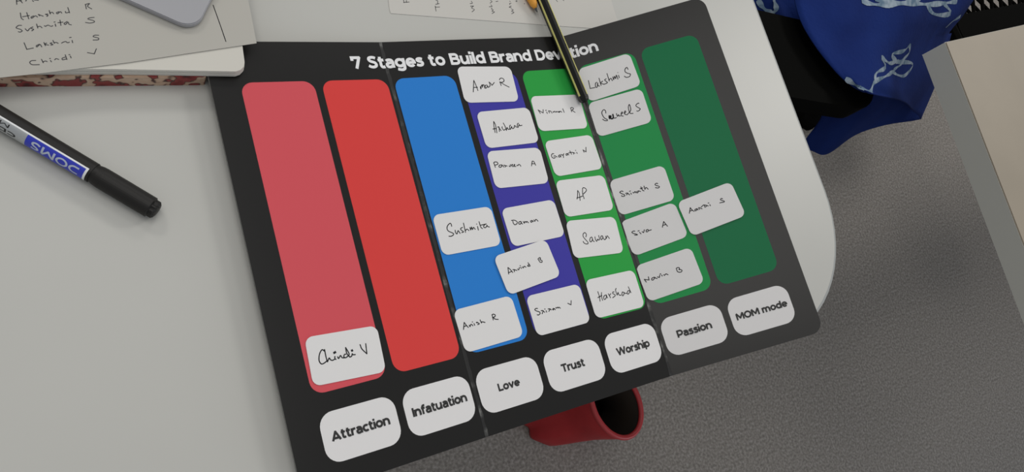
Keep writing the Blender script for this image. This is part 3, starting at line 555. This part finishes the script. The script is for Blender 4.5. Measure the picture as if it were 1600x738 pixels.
k = len(ringsp); F = [(i * NB + j, i * NB + (j + 1) % NB, (i + 1) * NB + (j + 1) % NB, (i + 1) * NB + j) for i in range(k - 1) for j in range(NB)] + [tuple(range(NB - 1, -1, -1))]
adopt(bag, mesh('bag_body', V, F, 'red', smooth=True))
inn = [ringsp[8], ringsp[6], ringsp[5], ringsp[4], ringsp[3]]; V = []
for i, c in enumerate(inn): V += ring_pts(c, 2.5)
F = [(i * NB + j, (i + 1) * NB + j, (i + 1) * NB + (j + 1) % NB, i * NB + (j + 1) % NB) for i in range(4) for j in range(NB)] + [tuple(range(4 * NB, 5 * NB))]
adopt(bag, mesh('lining', V, F, 'lining', smooth=True))
b = MB(); rp = ring_pts(ringsp[8], 0.8); b.tube(rp + rp[:2], 0.0042, 10, False); adopt(bag, b.build('rim', 'red_rim', smooth=True))

# ------------------------------------------------------------------ office chair by the table end
def office_chair(name, seat_c, yaw, label, arms, back_w=0.46, back_z=(0.52, 0.98), pad_z=0.672, net=False, reach=0.29, turn=0.3):
    """parts in world space; seat_c = (x, y), yaw = facing direction (radians)"""
    f = Vector((math.cos(yaw), math.sin(yaw), 0)); s = Vector((-f.y, f.x, 0)); c = Vector((seat_c[0], seat_c[1], 0))
    def G(a, l, z): return c + f * a + s * l + Vector((0, 0, z))
    root = empty(name, c, label, 'chair')
    def gp(poly, zt, zb): 
        b = MB(); b.prism(poly, zt, zb, 0, None, lambda x, y, z: G(x, y, z)); return b
    if net:                                     # seat frame with a broad front lip and an open net
        b = MB(); q = rrect(-0.22, -0.25, 0.235, 0.25, 0.06, 6); pp = [G(x, y, 0.448) for x, y in q]; b.tube(pp + pp[:1], 0.014, 10, False)
        b.prism(rrect(0.13, -0.24, 0.235, 0.24, 0.03), 0.460, 0.436, 0, None, lambda x, y, z: G(x, y, z)); adopt(root, b.build('seat_frame', 'chair'))
        b = MB(); sx, sy = 0.024, 0.036
        for sgn in (1, -1):
            for i in range(-14, 30):
                V = []
                for j in range(16):
                    x = 0.135 - sx * j; y = -0.25 + sy * (i + sgn * 0.5 * j)
                    if abs(y) > 0.243 or x < -0.215: continue
                    V.append(G(x, y, 0.452 - 0.012 * (1 - (y / .25) ** 2)))
                if len(V) > 1: b.tube(V, 0.0034, 6, False)
        adopt(root, b.build('seat_net', 'chair'))
    else: adopt(root, bevel(gp(rrect(-0.23, -0.24, 0.23, 0.24, 0.07), 0.455, 0.395).build('seat', 'chair_fabric'), 0.012, 3))
    b = MB(); b.tube([G(0, 0, 0.12), G(0, 0, 0.39)], 0.026, 16); adopt(root, b.build('gas_lift', 'chrome'))
    for k in range(5):
        a = 2 * math.pi * k / 5 + turn; d = Vector((math.cos(a), math.sin(a), 0)); b = MB()
        b.tube([c + Vector((0, 0, 0.125)), c + d * 0.15 + Vector((0, 0, 0.11)), c + d * reach + Vector((0, 0, 0.075))], [0.026, 0.02, 0.016], 10); o = b.build('base_leg', 'chair', smooth=True); adopt(root, o)
        b = MB(); q = c + d * reach; t = Vector((-d.y, d.x, 0)); b.tube([q - t * 0.02 + Vector((0, 0, 0.027)), q + t * 0.02 + Vector((0, 0, 0.027))], 0.027, 16); adopt(o, b.build('caster', 'chair'))
    # mesh back: frame and lattice
    za, zb = back_z; hw = back_w / 2
    path = [(y, z) for y, z in rrect(-hw, za, hw, zb, 0.06, 6)]
    def BK(y, z): return G(-0.235 - 0.10 * (z - za) - 0.03 * (1 - (y / hw) ** 2), y, z)
    b = MB(); pp = [BK(y, z) for y, z in path]; b.tube(pp + pp[:1], 0.013, 10, False); 
    fr = b.build('back_frame', 'chair', smooth=True); adopt(root, fr)
    b = MB(); st_ = 0.012
    n1 = int(back_w / st_); n2 = int((zb - za) / (st_ * 0.75))
    for sgn in (1, -1):
        for i in range(-n2, n1 + n2):
            V = []; 
            for j in range(n2 + 1):
                y = -hw + st_ * (i + sgn * j * 0.5); z = za + j * (zb - za) / n2
                if abs(y) > hw - 0.008 or not (za + .006 < z < zb - .006): 
                    if len(V) > 1: b.tube(V, 0.0016, 4, False)
                    V = []; continue
                V.append(BK(y, z))
            if len(V) > 1: b.tube(V, 0.0016, 4, False)
    adopt(root, b.build('back_mesh', 'chair'))
    b = MB(); b.tube([G(-0.1, 0, 0.40), G(-0.25, 0, 0.41), G(-0.285, 0, 0.52), BK(0, za + 0.01)], 0.02, 12); adopt(root, b.build('back_support', 'chair', smooth=True))
    for (l, a0, a1, w) in arms:
        sg = 1 if l > 0 else -1
        b = gp(rrect(a0, l - w / 2, a1, l + w / 2, [0.035, 0.035, 0.035, 0.035]), pad_z, pad_z - 0.024); ar = bevel(b.build('armrest', 'chair'), 0.005, 3); adopt(root, ar)
        am = (a0 + a1) / 2; b = MB(); b.tube([G(0, sg * 0.20, 0.39), G(0, l, 0.40), G(am * .5, l, 0.48), G(am, l, pad_z - 0.02)], 0.021, 10); adopt(ar, b.build('arm_post', 'chair', smooth=True))
    return root
yaw = math.radians(180 - 12.0)
f_ = np.array([math.cos(yaw), math.sin(yaw)]); s_ = np.array([-f_[1], f_[0]])
# the near armrest ends at about (0.640, -0.005); its middle line lies l = +0.27 from the chair centre on the side towards -y
pend = at(1366, 158, -70)[:2] / 1000; edge = np.array([0.0, 0.0])
lat = 0.27; wpad = 0.092
corner = pend                                    # rear near corner of the pad, rear end
cc = corner - f_ * (-0.13) - s_ * (lat + wpad / 2 - 0.012)
office_chair('office_chair', (cc[0], cc[1]), yaw, 'black office chair with flat armrest tucked under the end of the white table', [(lat, -0.135, 0.13, wpad), (-lat, -0.135, 0.13, wpad)], 0.40, (0.47, 0.60), turn=0.6)

# mesh chair behind the cream table: its netted seat faces the table's rear edge
mq = at(1552, 13, -282)[:2] / 1000; fb = np.array([math.sin(math.radians(5.6)), -math.cos(math.radians(5.6))]); sbv = np.array([-fb[1], fb[0]])
mc = mq - fb * 0.13 + sbv * 0.10
office_chair('mesh_chair', (mc[0], mc[1]), math.atan2(fb[1], fb[0]), 'black chair with netted seat standing behind the rear edge of the cream table', [], 0.46, (0.60, 1.02), 0.66, net=True, reach=0.19, turn=math.radians(90))

# ------------------------------------------------------------------ navy garment over the chair
def cloth(name, rows, parent, amp=3.0, seed=1, th=1.2, sub=8):
    """rows of (px, py, z) control points -> a smooth draped sheet with its own thickness"""
    C = [[at(px, py, z) for px, py, z in r] for r in rows]
    C = [smooth_line(r, sub) for r in C]; cols = list(zip(*C)); cols = [smooth_line(list(c), sub) for c in cols]; nc = len(cols); nr = len(cols[0])
    rnd = random.Random(seed); ph = [rnd.uniform(0, 6.28) for _ in range(4)]; V = []
    for i, c in enumerate(cols):
        for j, p in enumerate(c):
            s, t = i / (nc - 1), j / (nr - 1); edge = math.sin(math.pi * min(max(s, 0), 1)) ** 0.5 if 0 < s < 1 else 0
            d = amp * edge * (math.sin(9 * s + 3 * t + ph[0]) + 0.6 * math.sin(17 * s - 5 * t + ph[1]) + 0.4 * math.sin(6 * t + 11 * s * t + ph[2]))
            V.append(W(p + np.array([0.25 * d, 0.1 * d, d])))
    F = [(i * nr + j, i * nr + j + 1, (i + 1) * nr + j + 1, (i + 1) * nr + j) for i in range(nc - 1) for j in range(nr - 1)]
    o = mesh(name, V, F, 'navy', smooth=True)
    bv = BVHTree.FromPolygons(V, F)
    sm = o.modifiers.new('thickness', 'SOLIDIFY'); sm.thickness = th / 1000; sm.offset = -1 
    adopt(parent, o); return o, bv
gar = empty('navy_garment', W((820, 60, -290)), 'navy blue garment with pale printed flowers draped over the black armrest', 'garment')
up, bv1 = cloth('upper_layer', [
 [(1234,-45,-60),(1330,-45,-40),(1430,-45,-40),(1550,-45,-90)],
 [(1247,20,-58),(1330,20,-44),(1420,20,-50),(1508,20,-105)],
 [(1270,65,-57),(1335,60,-50),(1410,55,-62),(1487,46,-130)],
 [(1305,110,-56),(1347,105,-53),(1402,100,-82),(1482,58,-150)],
 [(1331,135,-57),(1362,140,-53),(1418,138,-125),(1470,112,-195)],
 [(1346,143,-57),(1374,149,-53),(1426,168,-185),(1439,187,-246)],
], gar, 2.0, 3)
lo, bv2 = cloth('hanging_layer', [
 [(1300,140,-215),(1350,132,-180),(1405,95,-150),(1487,52,-178)],
 [(1283,185,-245),(1335,175,-228),(1390,145,-195),(1474,100,-205)],
 [(1262,215,-268),(1313,205,-258),(1366,180,-235),(1458,142,-230)],
 [(1252,232,-285),(1292,241,-292),(1348,206,-278),(1437,187,-258)],
], gar, 2.5, 5)
sh, bv3 = cloth('inner_layer', [
 [(1158,-45,-110),(1190,-45,-105),(1225,-45,-100),(1262,-45,-95)],
 [(1172,15,-125),(1200,15,-118),(1235,15,-112),(1272,20,-105)],
 [(1185,62,-135),(1212,64,-130),(1248,68,-125),(1290,75,-115)],
], gar, 2.0, 9)
def motif(strokes, bv, parent, width=4.2):
    b = MB(); 
    for s in strokes:
        P = smooth_line([(1150 + x / 2.951, y / 2.951) for x, y in s], 5); H = []
        for q in P:
            d = Vector(RC.T @ np.array([(q[0] - 800) / FPX, (q[1] - 369) / FPX, 1.0])).normalized()
            h = bv.ray_cast(W(CAM), d)
            if h[0] is not None: H.append((h[0] - d * 0.0008, h[1] if h[1].dot(d) < 0 else -h[1]))
        if len(H) < 3: continue
        V = []
        for i, (p, nn_) in enumerate(H):
            t = (H[min(i + 1, len(H) - 1)][0] - H[max(i - 1, 0)][0]).normalized(); sd = t.cross(nn_).normalized(); wv = width / 2000 * (0.8 + 0.35 * math.sin(i * 0.9))
            V += [p + sd * wv, p - sd * wv]
        b.add(V, [(2 * i, 2 * i + 1, 2 * i + 3, 2 * i + 2) for i in range(len(H) - 1)])
    if b.V: adopt(parent, tag(b.build('printed_flower', 'motif'), 'pale blue printed flower outline'))
motif([[(640,370),(650,335),(690,310),(672,265),(705,290),(740,285)],[(740,285),(720,250),(775,235),(800,210),(798,245),(765,278),(740,285)],[(740,285),(815,295),(775,350),(725,330),(765,295)],[(725,330),(690,352),(640,378),(622,425)],[(650,345),(700,325)]], bv1, up, 4.6)
motif([[(505,362),(550,392),(600,415),(628,424)]], bv1, up, 5)
motif([[(580,5),(640,20),(720,22),(800,14),(880,20),(960,15),(1020,5)],[(640,-5),(760,12),(850,-8)],[(880,20),(915,65),(990,62),(960,15)]], bv1, up, 6)
motif([[(968,128),(1000,98),(1035,75)]], bv1, up, 5)
motif([[(100,0),(130,40),(165,60),(185,40),(175,0)],[(165,60),(148,95),(168,148),(184,100),(172,62)]], bv3, sh, 6)
